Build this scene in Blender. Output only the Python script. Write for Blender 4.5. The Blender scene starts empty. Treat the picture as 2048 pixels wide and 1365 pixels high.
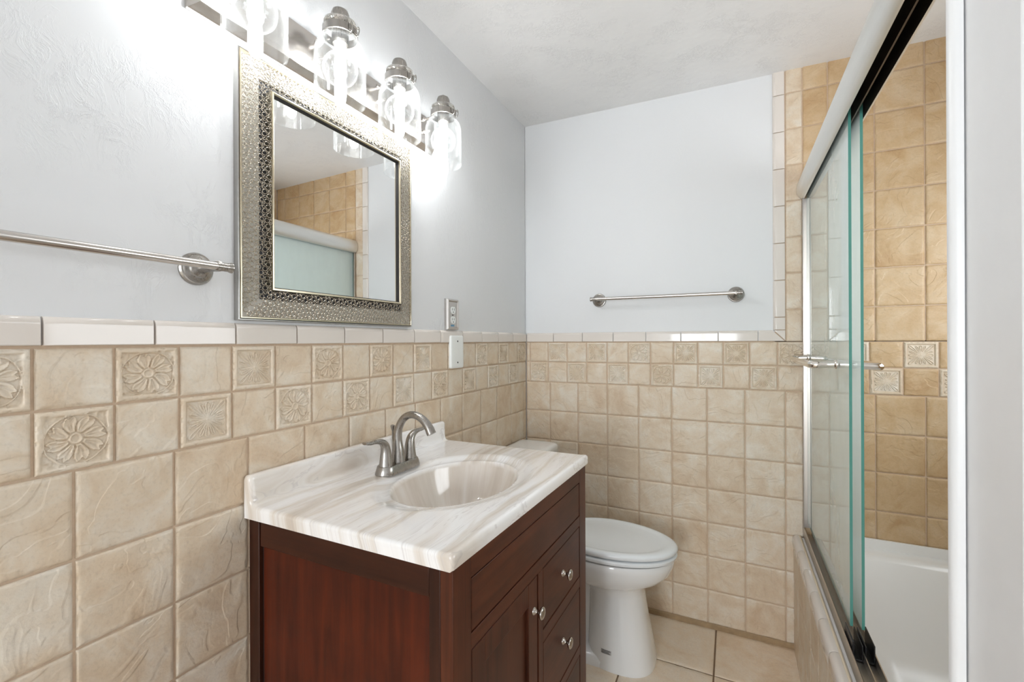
import bpy, math, random
import numpy as np
from mathutils import Matrix, Vector

S = bpy.context.scene
COL = S.collection
random.seed(7)

# ------------------------------------------------------------------ camera
CAM = np.array([0.9888, -2.1908, 1.2856])
YAW, PIT, ROLL, FPX = 0.4557, 0.0003, -0.0040, 898.70
fw = np.array([-math.sin(YAW)*math.cos(PIT), math.cos(YAW)*math.cos(PIT), math.sin(PIT)])
rt = np.array([math.cos(YAW), math.sin(YAW), 0.0])
up = np.cross(rt, fw)
r2 = rt*math.cos(ROLL) + up*math.sin(ROLL)
u2 = -rt*math.sin(ROLL) + up*math.cos(ROLL)
cd = bpy.data.cameras.new('camera')
cd.sensor_width = 36.0
cd.lens = FPX/2048*36.0
cd.clip_start = 0.02
cam = bpy.data.objects.new('camera', cd)
M = Matrix(((r2[0], u2[0], -fw[0], CAM[0]), (r2[1], u2[1], -fw[1], CAM[1]), (r2[2], u2[2], -fw[2], CAM[2]), (0, 0, 0, 1)))
cam.matrix_world = M
COL.objects.link(cam)
S.camera = cam

# ------------------------------------------------------------------ view, sky, tub window daylight and added fill
S.view_settings.view_transform = 'Standard'
S.view_settings.look = 'None'
S.view_settings.gamma = 1.0
S.view_settings.use_curve_mapping = False
S.view_settings.exposure = 0.58
FILAMENT = 82.0          # bulb brightness
SKY = 1.0                # sky outside the added window behind the camera
w = bpy.data.worlds.new('daylight')
S.world = w
w.use_nodes = True
w.node_tree.nodes['Background'].inputs[0].default_value = (0.93, 0.97, 1.0, 1)
w.node_tree.nodes['Background'].inputs[1].default_value = SKY
ld = bpy.data.lights.new('added_window_fill', 'AREA')  # fill lamp added behind the camera, set in an unseen added window
ld.shape = 'RECTANGLE'
ld.size, ld.size_y = 1.1, 1.6
ld.energy = 58.0
ld.color = (0.90, 0.95, 1.0)
lo = bpy.data.objects.new('added_window_fill', ld)
lo.location = (0.50, -5.75, 1.30)
lo.rotation_euler = (math.radians(90), 0, 0)
COL.objects.link(lo)
ls = bpy.data.lights.new('tub_window_daylight', 'AREA')
ls.shape = 'RECTANGLE'
ls.size, ls.size_y = 0.62, 1.00
ls.energy = 6.0
ls.color = (0.91, 0.955, 1.0)
lq = bpy.data.objects.new('tub_window_daylight', ls)
lq.location = (2.075, -0.72, 1.51)
lq.rotation_euler = (0, math.radians(90), 0)
COL.objects.link(lq)
S.cycles.max_bounces = 12
S.cycles.diffuse_bounces = 6
S.cycles.transparent_max_bounces = 24
S.cycles.sample_clamp_indirect = 15.0
S.cycles.use_denoising = True

# ------------------------------------------------------------------ object helpers
def tag(o, label=None, cat=None, group=None, kind=None):
    if label: o['label'] = label
    if cat: o['category'] = cat
    if group: o['group'] = group
    if kind: o['kind'] = kind
    return o

def empty(name, loc, label, cat, group=None):
    o = bpy.data.objects.new(name, None)
    o.empty_display_size = 0.05
    COL.objects.link(o)
    o.location = loc
    return tag(o, label, cat, group)

def wloc(o):
    v = Vector((0, 0, 0))
    while o is not None:
        v = v + o.location
        o = o.parent
    return np.array(v)

class MB:
    """collects shapes in world coordinates, built as one mesh object"""
    def __init__(s):
        s.v = []; s.f = []; s.n = 0; s.mi = []
    def add(s, V, F, mi=0):
        V = np.asarray(V, float).reshape(-1, 3)
        s.v.append(V)
        for f in F: s.f.append([i+s.n for i in f])
        s.mi += [mi]*len(F)
        s.n += len(V)
        return s
    def box(s, a, b, mi=0):
        x0, y0, z0 = a; x1, y1, z1 = b
        V = [(x0,y0,z0),(x1,y0,z0),(x1,y1,z0),(x0,y1,z0),(x0,y0,z1),(x1,y0,z1),(x1,y1,z1),(x0,y1,z1)]
        return s.add(V, [(3,2,1,0),(4,5,6,7),(0,1,5,4),(1,2,6,5),(2,3,7,6),(3,0,4,7)], mi)
    def loft(s, loops, cap0=True, cap1=True, closed=True, mi=0):
        L = [np.asarray(l, float) for l in loops]
        n = len(L[0]); F = []
        for i in range(len(L)-1):
            for j in range(n if closed else n-1):
                k = (j+1) % n
                F.append((i*n+j, i*n+k, (i+1)*n+k, (i+1)*n+j))
        if cap0: F.append(tuple(range(n-1, -1, -1)))
        if cap1: F.append(tuple((len(L)-1)*n+j for j in range(n)))
        return s.add(np.concatenate(L), F, mi)
    def grid(s, P, mi=0, flip=False):
        P = np.asarray(P, float); a, b = P.shape[:2]
        F = []
        for i in range(a-1):
            for j in range(b-1):
                q = (i*b+j, (i+1)*b+j, (i+1)*b+j+1, i*b+j+1)
                F.append(q[::-1] if flip else q)
        return s.add(P.reshape(-1, 3), F, mi)
    def lathe(s, prof, c, axis='z', n=32, cap0=True, cap1=True, mi=0):
        """prof: (radius, offset along axis) from c"""
        loops = []
        for r, h in prof:
            t = np.linspace(0, 2*np.pi, n, endpoint=False)
            a, b, hh = r*np.cos(t), r*np.sin(t), np.full(n, h)
            if axis == 'z': P = np.stack([a, b, hh], -1)
            elif axis == 'x': P = np.stack([hh, a, b], -1)
            else: P = np.stack([b, hh, a], -1)
            loops.append(P+np.array(c))
        return s.loft(loops, cap0, cap1, mi=mi)
    def sweep(s, pts, ra, rb=None, side=(0, 1, 0), n=16, cap=True, mi=0):
        """tube along pts; ra along 'side', rb across"""
        P = np.asarray(pts, float); m = len(P)
        ra = np.broadcast_to(np.asarray(ra, float), (m,)); rb = ra if rb is None else np.broadcast_to(np.asarray(rb, float), (m,))
        T = np.gradient(P, axis=0); T /= np.linalg.norm(T, axis=1)[:, None]
        t = np.linspace(0, 2*np.pi, n, endpoint=False); loops = []
        sd = np.array(side, float)
        for i in range(m):
            a = sd - T[i]*(sd@T[i])
            if np.linalg.norm(a) < 1e-4: a = np.array([1.0, 0.3, 0.2]); a -= T[i]*(a@T[i])
            a /= np.linalg.norm(a); b = np.cross(T[i], a)
            loops.append(P[i]+np.outer(np.cos(t)*ra[i], a)+np.outer(np.sin(t)*rb[i], b))
        return s.loft(loops, cap, cap, mi=mi)
    def prism(s, prof, y0, y1, axis='y', mi=0):
        """closed profile extruded along an axis; prof in the other two coordinates"""
        A = np.asarray(prof, float); out = []
        for y in (y0, y1):
            o = np.full(len(A), y)
            out.append(np.stack([A[:,0], o, A[:,1]], -1) if axis == 'y' else np.stack([o, A[:,0], A[:,1]], -1) if axis == 'x' else np.stack([A[:,0], A[:,1], o], -1))
        return s.loft(out, mi=mi)
    def build(s, name, mat, parent=None, angle=35, bevel=0.0, seg=2, fn=None, sub=0):
        V = np.concatenate(s.v)
        if fn is not None: V = fn(V)
        if parent is not None: V = V-wloc(parent)
        me = bpy.data.meshes.new(name)
        me.from_pydata(V.tolist(), [], s.f)
        for m in (mat if isinstance(mat, (list, tuple)) else [mat]): me.materials.append(m)
        if max(s.mi, default=0) > 0: me.polygons.foreach_set('material_index', s.mi)
        import bmesh
        bm = bmesh.new(); bm.from_mesh(me)
        bmesh.ops.recalc_face_normals(bm, faces=bm.faces)
        ng = [f for f in bm.faces if len(f.verts) > 6]
        if ng: bmesh.ops.triangulate(bm, faces=ng, ngon_method='EAR_CLIP')
        bm.to_mesh(me); bm.free()
        me.polygons.foreach_set('use_smooth', [True]*len(me.polygons))
        me.set_sharp_from_angle(angle=math.radians(angle))
        me.update()
        o = bpy.data.objects.new(name, me)
        COL.objects.link(o)
        if parent is not None: o.parent = parent
        if bevel > 0:
            b = o.modifiers.new('bevel', 'BEVEL'); b.width = bevel; b.segments = seg; b.limit_method = 'ANGLE'; b.angle_limit = math.radians(40)
            b.harden_normals = False
        if sub:
            b = o.modifiers.new('smooth', 'SUBSURF'); b.levels = sub; b.render_levels = sub
        return o

def circ_path(c, r, a0, a1, n, plane='xz'):
    t = np.radians(np.linspace(a0, a1, n))
    z = np.zeros(n)
    if plane == 'xz': P = np.stack([r*np.cos(t), z, r*np.sin(t)], -1)
    elif plane == 'xy': P = np.stack([r*np.cos(t), r*np.sin(t), z], -1)
    else: P = np.stack([z, r*np.cos(t), r*np.sin(t)], -1)
    return P+np.array(c)

def spline(pts, n=40):
    """Catmull-Rom through points (any dimension)"""
    P = np.asarray(pts, float)
    Q = np.vstack([2*P[0]-P[1], P, 2*P[-1]-P[-2]])
    out = []
    m = len(P)-1
    for t in np.linspace(0, m, n):
        i = min(int(t), m-1); u = t-i
        a, b, c, d = Q[i], Q[i+1], Q[i+2], Q[i+3]
        out.append(0.5*((2*b)+(c-a)*u+(2*a-5*b+4*c-d)*u*u+(3*b-a-3*c+d)*u**3))
    return np.array(out)

def egg(xc, yc, z, af, ab, b, n=48, e=2.0):
    t = np.linspace(0, 2*np.pi, n, endpoint=False)
    c, s_ = np.cos(t), np.sin(t)
    cx = np.sign(c)*np.abs(c)**(2/e); sy = np.sign(s_)*np.abs(s_)**(2/e)
    return np.stack([xc+np.where(c > 0, af, ab)*cx, yc+b*sy, np.full(n, z)], -1)

def rrect(x0, x1, y0, y1, r, z, k=6):
    P = []
    for cx, cy, a in ((x1-r, y1-r, 0), (x0+r, y1-r, 90), (x0+r, y0+r, 180), (x1-r, y0+r, 270)):
        for t in np.radians(np.linspace(a, a+90, k)): P.append((cx+r*math.cos(t), cy+r*math.sin(t), z))
    return np.array(P)

def vnoise(u, v, seed, per=64):
    rng = np.random.RandomState(seed); g = rng.rand(per, per)
    iu, iv = np.floor(u).astype(int), np.floor(v).astype(int)
    a, b = u-iu, v-iv
    a = a*a*(3-2*a); b = b*b*(3-2*b)
    G = lambda i, j: g[i % per, j % per]
    return (G(iu, iv)*(1-a)+G(iu+1, iv)*a)*(1-b)+(G(iu, iv+1)*(1-a)+G(iu+1, iv+1)*a)*b

# ------------------------------------------------------------------ materials
class NT:
    def __init__(s, name):
        s.m = bpy.data.materials.new(name); s.m.use_nodes = True
        s.t = s.m.node_tree; s.N = s.t.nodes; s.L = s.t.links
        s.b = s.N['Principled BSDF']; s.out = s.N['Material Output']
    def n(s, t, **k):
        x = s.N.new(t)
        for a, b in k.items():
            if a.startswith('i_'):
                x.inputs[a[2:].replace('_', ' ')].default_value = b
            else: setattr(x, a, b)
        return x
    def l(s, a, b): s.L.new(a, b)
    def val(s, x, sock):
        if hasattr(x, 'links') or isinstance(x, bpy.types.NodeSocket): s.l(x, sock)
        else: sock.default_value = x
    def math(s, op, a, b=0.0, c=0.0, clamp=False):
        x = s.n('ShaderNodeMath', operation=op, use_clamp=clamp)
        for i, q in enumerate((a, b, c)): s.val(q, x.inputs[i])
        return x.outputs[0]
    def coord(s, scale=(1, 1, 1), rnd=0.0):
        tc = s.n('ShaderNodeTexCoord')
        mp = s.n('ShaderNodeMapping'); mp.inputs['Scale'].default_value = scale
        src = tc.outputs['Object']
        if rnd:
            g = s.n('ShaderNodeNewGeometry')
            cb = s.n('ShaderNodeCombineXYZ')
            s.l(s.math('MULTIPLY', g.outputs['Random Per Island'], rnd), cb.inputs[0])
            s.l(s.math('MULTIPLY', g.outputs['Random Per Island'], rnd*1.7), cb.inputs[1])
            s.l(s.math('MULTIPLY', g.outputs['Random Per Island'], rnd*2.3), cb.inputs[2])
            ad = s.n('ShaderNodeVectorMath', operation='ADD')
            s.l(src, ad.inputs[0]); s.l(cb.outputs[0], ad.inputs[1]); src = ad.outputs[0]
        s.l(src, mp.inputs[0])
        return mp.outputs[0]
    def noise(s, vec, scale, detail=4, rough=0.55, dist=0.0):
        x = s.n('ShaderNodeTexNoise'); x.inputs['Scale'].default_value = scale
        x.inputs['Detail'].default_value = detail; x.inputs['Roughness'].default_value = rough; x.inputs['Distortion'].default_value = dist
        s.l(vec, x.inputs['Vector'])
        return x.outputs['Fac']
    def ramp(s, fac, stops, interp='LINEAR'):
        x = s.n('ShaderNodeValToRGB'); e = x.color_ramp; e.interpolation = interp
        while len(e.elements) < len(stops): e.elements.new(0.5)
        for q, (p, c) in zip(e.elements, stops):
            q.position = p
            q.color = (c, c, c, 1) if isinstance(c, (int, float)) else (*c, 1)
        s.l(fac, x.inputs[0])
        return x.outputs['Color']
    def mix(s, fac, a, b, mode='MIX'):
        x = s.n('ShaderNodeMix', data_type='RGBA', blend_type=mode)
        s.val(fac, x.inputs[0])
        for q, k in ((a, 6), (b, 7)):
            if isinstance(q, tuple): x.inputs[k].default_value = (*q, 1)
            else: s.l(q, x.inputs[k])
        return x.outputs[2]
    def bump(s, h, strength=0.3, dist=0.002, prev=None):
        x = s.n('ShaderNodeBump'); x.inputs['Strength'].default_value = strength; x.inputs['Distance'].default_value = dist
        s.l(h, x.inputs['Height'])
        if prev is not None: s.l(prev, x.inputs['Normal'])
        return x.outputs[0]
    def set(s, color=None, rough=None, metal=None, normal=None, **k):
        for q, nme in ((color, 'Base Color'), (rough, 'Roughness'), (metal, 'Metallic'), (normal, 'Normal')):
            if q is None: continue
            if isinstance(q, tuple): s.b.inputs[nme].default_value = (*q, 1)
            else: s.val(q, s.b.inputs[nme])
        for a, b in k.items(): s.b.inputs[a.replace('_', ' ')].default_value = b
        return s.m

def plain(name, color, rough=0.4, metal=0.0, nscale=40, amt=0.06, **k):
    t = NT(name)
    f = t.noise(t.coord(), nscale, 3)
    c = t.mix(f, tuple(max(0, q*(1-amt)) for q in color), tuple(min(1, q*(1+amt)) for q in color))
    return t.set(color=c, rough=rough, metal=metal, **k)

def m_paint(name, color, sc=1.0, strength=0.35):
    t = NT(name)
    v = t.coord((1, 1, 1))
    # trowelled plaster: thin raised ridges in patches
    n1 = t.noise(t.coord((1, 1, 0.6)), 26*sc, 6, 0.68, 0.7)
    rid = t.math('ABSOLUTE', t.math('SUBTRACT', n1, 0.5))
    rid = t.ramp(rid, [(0.0, 1.0), (0.03, 0.3), (0.09, 0.0)])
    msk = t.ramp(t.noise(v, 5*sc, 3), [(0.46, 0.0), (0.62, 1.0)])
    h = t.math('MULTIPLY', rid, msk)
    h2 = t.noise(v, 3.2*sc, 3)
    b = t.bump(h, strength, 0.0026)
    b = t.bump(h2, 0.25, 0.012, b)
    return t.set(color=color, rough=0.5, normal=b)

def m_tile(name, dark, mid, pale, cleft=1.0):
    t = NT(name)
    v = t.coord((1, 1, 1), 9.0)
    n1 = t.noise(v, 9, 6, 0.6, 0.9)
    n2 = t.noise(v, 26, 6, 0.65, 0.4)
    g = t.n('ShaderNodeNewGeometry')
    f = t.math('ADD', t.math('MULTIPLY', n1, 0.75), t.math('MULTIPLY', n2, 0.25))
    f = t.math('ADD', f, t.math('MULTIPLY', t.math('SUBTRACT', g.outputs['Random Per Island'], 0.5), 0.10))
    c = t.ramp(f, [(0.30, dark), (0.48, mid), (0.66, pale)])
    sp = t.ramp(t.noise(v, 180, 2), [(0.30, 0.86), (0.48, 1.0)])
    c = t.mix(0.55, c, sp, 'MULTIPLY')
    ter = t.noise(v, 6.5, 3, 0.55, 1.2)
    ter = t.ramp(ter, [(0.0, 0.0), (0.40, 0.0), (0.42, 0.5), (0.545, 0.5), (0.57, 1.0)])
    b = t.bump(ter, 0.62*cleft, 0.0024)
    b = t.bump(t.noise(v, 75, 5, 0.65), 0.5, 0.0018, b)
    return t.set(color=c, rough=0.42, normal=b)

def m_wood(name, axis, a, b, rough=0.38):
    t = NT(name)
    sc = {'z': (38, 38, 2.2), 'y': (38, 2.2, 38), 'x': (2.2, 38, 38)}[axis]
    v = t.coord(sc)
    n1 = t.noise(v, 1.0, 6, 0.62, 0.8)
    n2 = t.noise(t.coord(), 6.0, 3)
    f = t.math('ADD', t.math('MULTIPLY', n1, 0.6), t.math('MULTIPLY', n2, 0.4))
    c = t.ramp(f, [(0.34, a), (0.62, b)])
    bp = t.bump(t.noise(v, 2.6, 5, 0.6, 0.3), 0.12, 0.001)
    return t.set(color=c, rough=rough, normal=bp, Specular_IOR_Level=0.28)

def m_marble(name, bc, br, zt):
    """streaks run along the counter; inside the bowl (centre bc, half sizes br, rim height zt) they run down its wall"""
    t = NT(name)
    v = t.coord((1, 1, 1))
    wob = t.noise(v, 2.6, 3)
    sep = t.n('ShaderNodeSeparateXYZ'); t.l(v, sep.inputs[0])
    X, Y, Z = sep.outputs
    q = t.math('ADD', t.math('ADD', X, t.math('MULTIPLY', Z, 0.25)), t.math('MULTIPLY', wob, 0.075))
    cb = t.n('ShaderNodeCombineXYZ')
    t.l(t.math('MULTIPLY', q, 15.0), cb.inputs[0]); t.l(t.math('MULTIPLY', Y, 1.1), cb.inputs[1])
    dx = t.math('DIVIDE', t.math('SUBTRACT', X, bc[0]), br[0]); dy = t.math('DIVIDE', t.math('SUBTRACT', Y, bc[1]), br[1])
    ang = t.math('ARCTAN2', dx, dy)
    c2 = t.n('ShaderNodeCombineXYZ')
    t.l(t.math('MULTIPLY', t.math('SINE', ang), 3.2), c2.inputs[0]); t.l(t.math('MULTIPLY', t.math('COSINE', ang), 3.2), c2.inputs[1]); t.l(t.math('MULTIPLY', Z, 3.0), c2.inputs[2])
    n1 = t.noise(cb.outputs[0], 1.0, 5, 0.6, 0.5)
    n2 = t.noise(cb.outputs[0], 2.4, 4, 0.6, 0.8)
    n3 = t.noise(c2.outputs[0], 1.0, 4, 0.6, 0.3)
    c = t.ramp(n1, [(0.30, (0.56, 0.47, 0.385)), (0.42, (0.73, 0.67, 0.60)), (0.52, (0.895, 0.88, 0.865)), (0.68, (0.935, 0.93, 0.93))])
    ln = t.math('ABSOLUTE', t.math('SUBTRACT', n2, 0.5))
    ln = t.ramp(ln, [(0.0, 1.0), (0.016, 0.0)])
    c = t.mix(t.math('MULTIPLY', ln, 0.4), c, (0.50, 0.45, 0.44))
    cbowl = t.ramp(n3, [(0.32, (0.60, 0.53, 0.455)), (0.5, (0.68, 0.615, 0.545)), (0.70, (0.76, 0.72, 0.67))])  # drip streaks, darkened to put the bowl's shade into the colour
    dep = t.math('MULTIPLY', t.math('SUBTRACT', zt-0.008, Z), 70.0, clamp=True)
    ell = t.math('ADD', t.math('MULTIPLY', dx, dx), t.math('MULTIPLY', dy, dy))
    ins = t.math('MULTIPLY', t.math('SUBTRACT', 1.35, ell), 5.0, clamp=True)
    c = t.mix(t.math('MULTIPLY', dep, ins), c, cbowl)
    t.set(color=c, rough=0.12)
    t.b.inputs['Coat Weight'].default_value = 0.6
    t.b.inputs['Coat Roughness'].default_value = 0.05
    return t.m

def m_brushed(name, color, rough=0.27, axis='z'):
    t = NT(name)
    sc = {'z': (300, 300, 6), 'y': (300, 6, 300), 'x': (6, 300, 300)}[axis]
    n1 = t.noise(t.coord(sc), 1.0, 3)
    r = t.math('ADD', t.math('MULTIPLY', n1, 0.06), rough-0.03)
    c = t.mix(n1, tuple(q*0.96 for q in color), tuple(min(1, q*1.04) for q in color))
    return t.set(color=c, rough=r, metal=1.0)

def schlick(t, f0=0.04, pw=5.0):
    g = t.n('ShaderNodeNewGeometry')
    d = t.n('ShaderNodeVectorMath', operation='DOT_PRODUCT')
    t.l(g.outputs['Normal'], d.inputs[0]); t.l(g.outputs['Incoming'], d.inputs[1])
    c = t.math('SUBTRACT', 1.0, t.math('ABSOLUTE', d.outputs['Value']), clamp=True)
    return t.math('ADD', t.math('MULTIPLY', t.math('POWER', c, pw), 1-f0), f0, clamp=True)

def m_thin_glass(name, tint, haze=0.0, hazecol=(0.8, 0.85, 0.84), f0=0.04, edge=0.0):
    """sheet glass: light passes straight through each face, reflection grows at grazing angles"""
    t = NT(name)
    tr = t.n('ShaderNodeBsdfTransparent'); tr.inputs[0].default_value = (*tint, 1)
    gl = t.n('ShaderNodeBsdfGlossy'); gl.inputs['Roughness'].default_value = 0.0
    gl.inputs[0].default_value = (1, 1, 1, 1)
    body = tr.outputs[0]
    if haze or edge:
        df = t.n('ShaderNodeBsdfDiffuse'); df.inputs[0].default_value = (*hazecol, 1)
        tl = t.n('ShaderNodeBsdfTranslucent'); tl.inputs[0].default_value = (*hazecol, 1)
        mx = t.n('ShaderNodeMixShader'); mx.inputs[0].default_value = 0.5
        t.l(df.outputs[0], mx.inputs[1]); t.l(tl.outputs[0], mx.inputs[2])
        m2 = t.n('ShaderNodeMixShader')
        f = t.noise(t.coord((1, 1, 0.35)), 9, 4)
        hz = t.math('MULTIPLY', t.math('ADD', t.math('MULTIPLY', f, 0.3), 0.85), haze)
        if edge:      # whitish haze added edge-on, stands for the bright glow of glass rims
            hz = t.math('ADD', hz, t.math('MULTIPLY', schlick(t, 0.0, 3.0), edge), clamp=True)
        t.l(hz, m2.inputs[0])
        t.l(body, m2.inputs[1]); t.l(mx.outputs[0], m2.inputs[2]); body = m2.outputs[0]
    m3 = t.n('ShaderNodeMixShader')
    t.l(schlick(t, f0), m3.inputs[0]); t.l(body, m3.inputs[1]); t.l(gl.outputs[0], m3.inputs[2])
    t.N.remove(t.b)
    t.l(m3.outputs[0], t.out.inputs[0])
    return t.m

WALL = m_paint('white_wall_paint', (0.735, 0.745, 0.755), 1.0, 0.45)
WALLB = m_paint('white_smooth_paint', (0.735, 0.745, 0.755), 0.7, 0.12)
CEIL = m_paint('ceiling_paint', (0.79, 0.785, 0.78), 2.1, 0.40)
TRIMW = plain('white_trim_paint', (0.80, 0.81, 0.82), 0.35, amt=0.02)
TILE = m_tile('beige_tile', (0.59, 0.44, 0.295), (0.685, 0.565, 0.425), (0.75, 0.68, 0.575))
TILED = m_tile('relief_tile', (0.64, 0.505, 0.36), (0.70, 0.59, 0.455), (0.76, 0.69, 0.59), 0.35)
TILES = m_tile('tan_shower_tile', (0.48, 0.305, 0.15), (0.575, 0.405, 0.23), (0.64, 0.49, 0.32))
FTILE = m_tile('floor_tile', (0.78, 0.61, 0.43), (0.85, 0.72, 0.565), (0.88, 0.79, 0.67), 0.25)
GROUT = plain('tan_grout', (0.60, 0.46, 0.335), 0.85, nscale=120, amt=0.15)
FGROUT = plain('brown_grout', (0.24, 0.16, 0.10), 0.9, nscale=120, amt=0.2)
CAULK = plain('stained_caulk', (0.36, 0.25, 0.14), 0.7, nscale=30, amt=0.35)
GLAZE = plain('almond_glaze', (0.74, 0.685, 0.63), 0.07, nscale=6, amt=0.03)
CREAM = plain('cream_caulk', (0.76, 0.66, 0.50), 0.5, nscale=30, amt=0.1)
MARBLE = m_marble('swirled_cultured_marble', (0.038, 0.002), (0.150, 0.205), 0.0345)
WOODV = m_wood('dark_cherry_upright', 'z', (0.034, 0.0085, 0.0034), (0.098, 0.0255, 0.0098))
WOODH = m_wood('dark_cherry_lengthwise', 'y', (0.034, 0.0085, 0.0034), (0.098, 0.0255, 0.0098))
WOODX = m_wood('shaded_cherry_crosswise', 'x', (0.022, 0.0055, 0.0022), (0.058, 0.0155, 0.0062))  # side rails: weaker light on the near side put into the colour
WOODS = m_wood('shaded_cherry_post', 'z', (0.018, 0.0045, 0.0018), (0.046, 0.0125, 0.0052))  # side posts: same wood, darkened for the dim light on that side
WOODR = m_wood('red_cherry_panel', 'z', (0.028, 0.0038, 0.0010), (0.092, 0.0140, 0.0034), 0.36)
DARK = plain('shade_and_screw_black', (0.012, 0.009, 0.008), 0.6)
NICKEL = m_brushed('brushed_nickel', (0.37, 0.35, 0.325), 0.28, 'z')
NICKELY = m_brushed('brushed_nickel_lengthwise', (0.60, 0.57, 0.54), 0.24, 'y')
NICKELX = m_brushed('brushed_nickel_crosswise', (0.60, 0.57, 0.54), 0.24, 'x')
SATIN = m_brushed('satin_knob_metal', (0.50, 0.46, 0.42), 0.20, 'z')
CHROME = plain('polished_nickel', (0.80, 0.76, 0.71), 0.07, 1.0, amt=0.01)
ALU = m_brushed('satin_aluminium', (0.80, 0.79, 0.76), 0.42, 'y')
ALUSHADE = m_brushed('shaded_channel_metal', (0.13, 0.105, 0.085), 0.4, 'y')  # shade inside the header channels put into the metal colour
ALUD = m_brushed('dull_aluminium', (0.52, 0.48, 0.44), 0.33, 'y')
BLACK = plain('black_plastic', (0.012, 0.012, 0.014), 0.3)
PORC = plain('white_porcelain', (0.88, 0.89, 0.89), 0.07, nscale=5, amt=0.01, Coat_Weight=0.4)
SEATP = plain('white_seat_plastic', (0.87, 0.905, 0.925), 0.16, nscale=5, amt=0.01)
TUBW = plain('white_tub_enamel', (0.88, 0.875, 0.855), 0.14, nscale=4, amt=0.015)
IVORY = plain('white_plate_plastic', (0.82, 0.84, 0.82), 0.3, amt=0.01)
STEEL = m_brushed('steel_plate', (0.60, 0.57, 0.54), 0.3, 'z')
BLUE = plain('blue_sticker', (0.12, 0.30, 0.45), 0.4)
INK = plain('grey_ink', (0.16, 0.15, 0.15), 0.5)
STICK = plain('grey_sticker', (0.55, 0.55, 0.54), 0.4)
SILV = plain('champagne_ring_metal', (0.50, 0.45, 0.37), 0.22, 1.0, nscale=60, amt=0.18)
CHAMP = plain('champagne_bead_metal', (0.72, 0.64, 0.48), 0.28, 1.0, nscale=60, amt=0.08)
BACKP = plain('pale_backing', (0.62, 0.59, 0.53), 0.5, 0.0, nscale=30, amt=0.1)
BACKD = plain('shaded_backing', (0.05, 0.05, 0.055), 0.5, 0.3, nscale=30, amt=0.1)  # inner strip: shade of the deep recess put into the colour
PEWTER = plain('pewter_edge', (0.40, 0.39, 0.37), 0.3, 1.0, nscale=60, amt=0.1)
MIRR = plain('silvered_glass', (0.90, 0.91, 0.91), 0.0, 1.0, amt=0.0)
SHADE = m_thin_glass('clear_shade_glass', (0.985, 0.99, 0.99), 0.003, (0.9, 0.92, 0.92), f0=0.06, edge=0.10)
BULBG = m_thin_glass('clear_bulb_glass', (0.985, 0.985, 0.985), 0.004, (0.9, 0.92, 0.93), f0=0.05, edge=0.08)
PANE = m_thin_glass('hazy_door_glass', (0.945, 0.978, 0.97), 0.52, (0.79, 0.835, 0.82), 0.04)
GEDGE = NT('green_glass_edge').set(color=(0.09, 0.30, 0.255), rough=0.12)
_t = NT('glowing_filament')
_t.set(color=(1, 1, 1))
_t.b.inputs['Emission Color'].default_value = (0.965, 0.985, 1.0, 1)
_t.b.inputs['Emission Strength'].default_value = FILAMENT
GLOW = _t.m

# ------------------------------------------------------------------ tiles
def daisy(u, v):
    m = np.maximum(np.abs(u), np.abs(v)); r = np.hypot(u, v); th = np.arctan2(v, u)
    h = np.full_like(u, 0.12)
    for k in range(16):
        a = 2*np.pi*k/16; lim = 0.70/max(abs(math.cos(a)), abs(math.sin(a)))
        tip = lim*(1.0 if k % 2 == 0 else 0.93); wm = 0.105 if k % 2 == 0 else 0.070
        s = (u*math.cos(a)+v*math.sin(a))/tip; lat = np.abs(-u*math.sin(a)+v*math.cos(a))
        ww = wm*np.clip(s, 0, 1)**1.3*np.sqrt(np.clip(1-np.clip(s, 0, 1)**7, 0, 1))
        rid = np.exp(-((lat-ww)/0.036)**2)*((s > 0.08) & (s < 1.03))
        h = np.maximum(h, 0.12+0.80*rid)
    h = np.maximum(h, 0.30+0.75*np.sqrt(np.clip(1-(r/0.10)**2, 0, 1)))
    fr = np.clip((m-0.80)/0.03, 0, 1)
    return np.where(m > 0.80, 0.30+0.72*fr, np.where(m > 0.76, 0.16, h))

def rosette(u, v, seed):
    u = u+0.09*(vnoise(u*2+9, v*2+9, seed)-0.5); v = v+0.09*(vnoise(u*2+20, v*2+3, seed+1)-0.5)
    r = np.hypot(u, v); th = np.arctan2(v, u); m = np.maximum(np.abs(u), np.abs(v))
    n = 8
    ph = ((th/(2*np.pi)*n+0.3*r) % 1.0)-0.5                         # petal-local angle
    w_ = 0.47-0.55*np.clip(0.34-r, 0, 1)-0.5*np.clip(r-0.55, 0, 1)**0.8
    tip = 0.74-0.05*np.cos(ph*2*np.pi*3)
    d = np.minimum(np.minimum((w_-np.abs(ph))*2*np.pi*np.maximum(r, .15)/n, tip-r), r-0.20)
    fi = np.clip(d/0.045+0.35, 0, 1); fi = fi*fi*(3-2*fi)
    rib = np.cos(ph*2*np.pi*4)*np.clip(1-np.abs(r-0.42)/0.24, 0, 1)
    h = 0.16+fi*(0.42+0.40*np.exp(-((d-0.03)/0.045)**2)+0.20*rib)
    ce = np.clip((0.235-r)/0.05, 0, 1)
    h = h*(1-ce)+ce*(0.55+0.45*np.exp(-((r-0.15)/0.035)**2))
    ring = np.exp(-((r-0.83)/0.03)**2)
    h = np.maximum(h, 0.95*ring)
    out = r > 0.83
    cor = 0.15+0.9*np.clip(vnoise(u*11+40, v*11+40, seed+2)-0.25, 0, 1)
    h = np.where(out, np.maximum(cor, 0.95*ring), h)
    ed = np.clip((m-0.80)/0.06, 0, 1)
    h = np.where(m > 0.80, h*(1-ed)+0.98*ed, h)
    return np.where(((np.abs(u) < 0.30) | (np.abs(v) < 0.30)) & (r > 0.86), 0.98, h)

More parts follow.
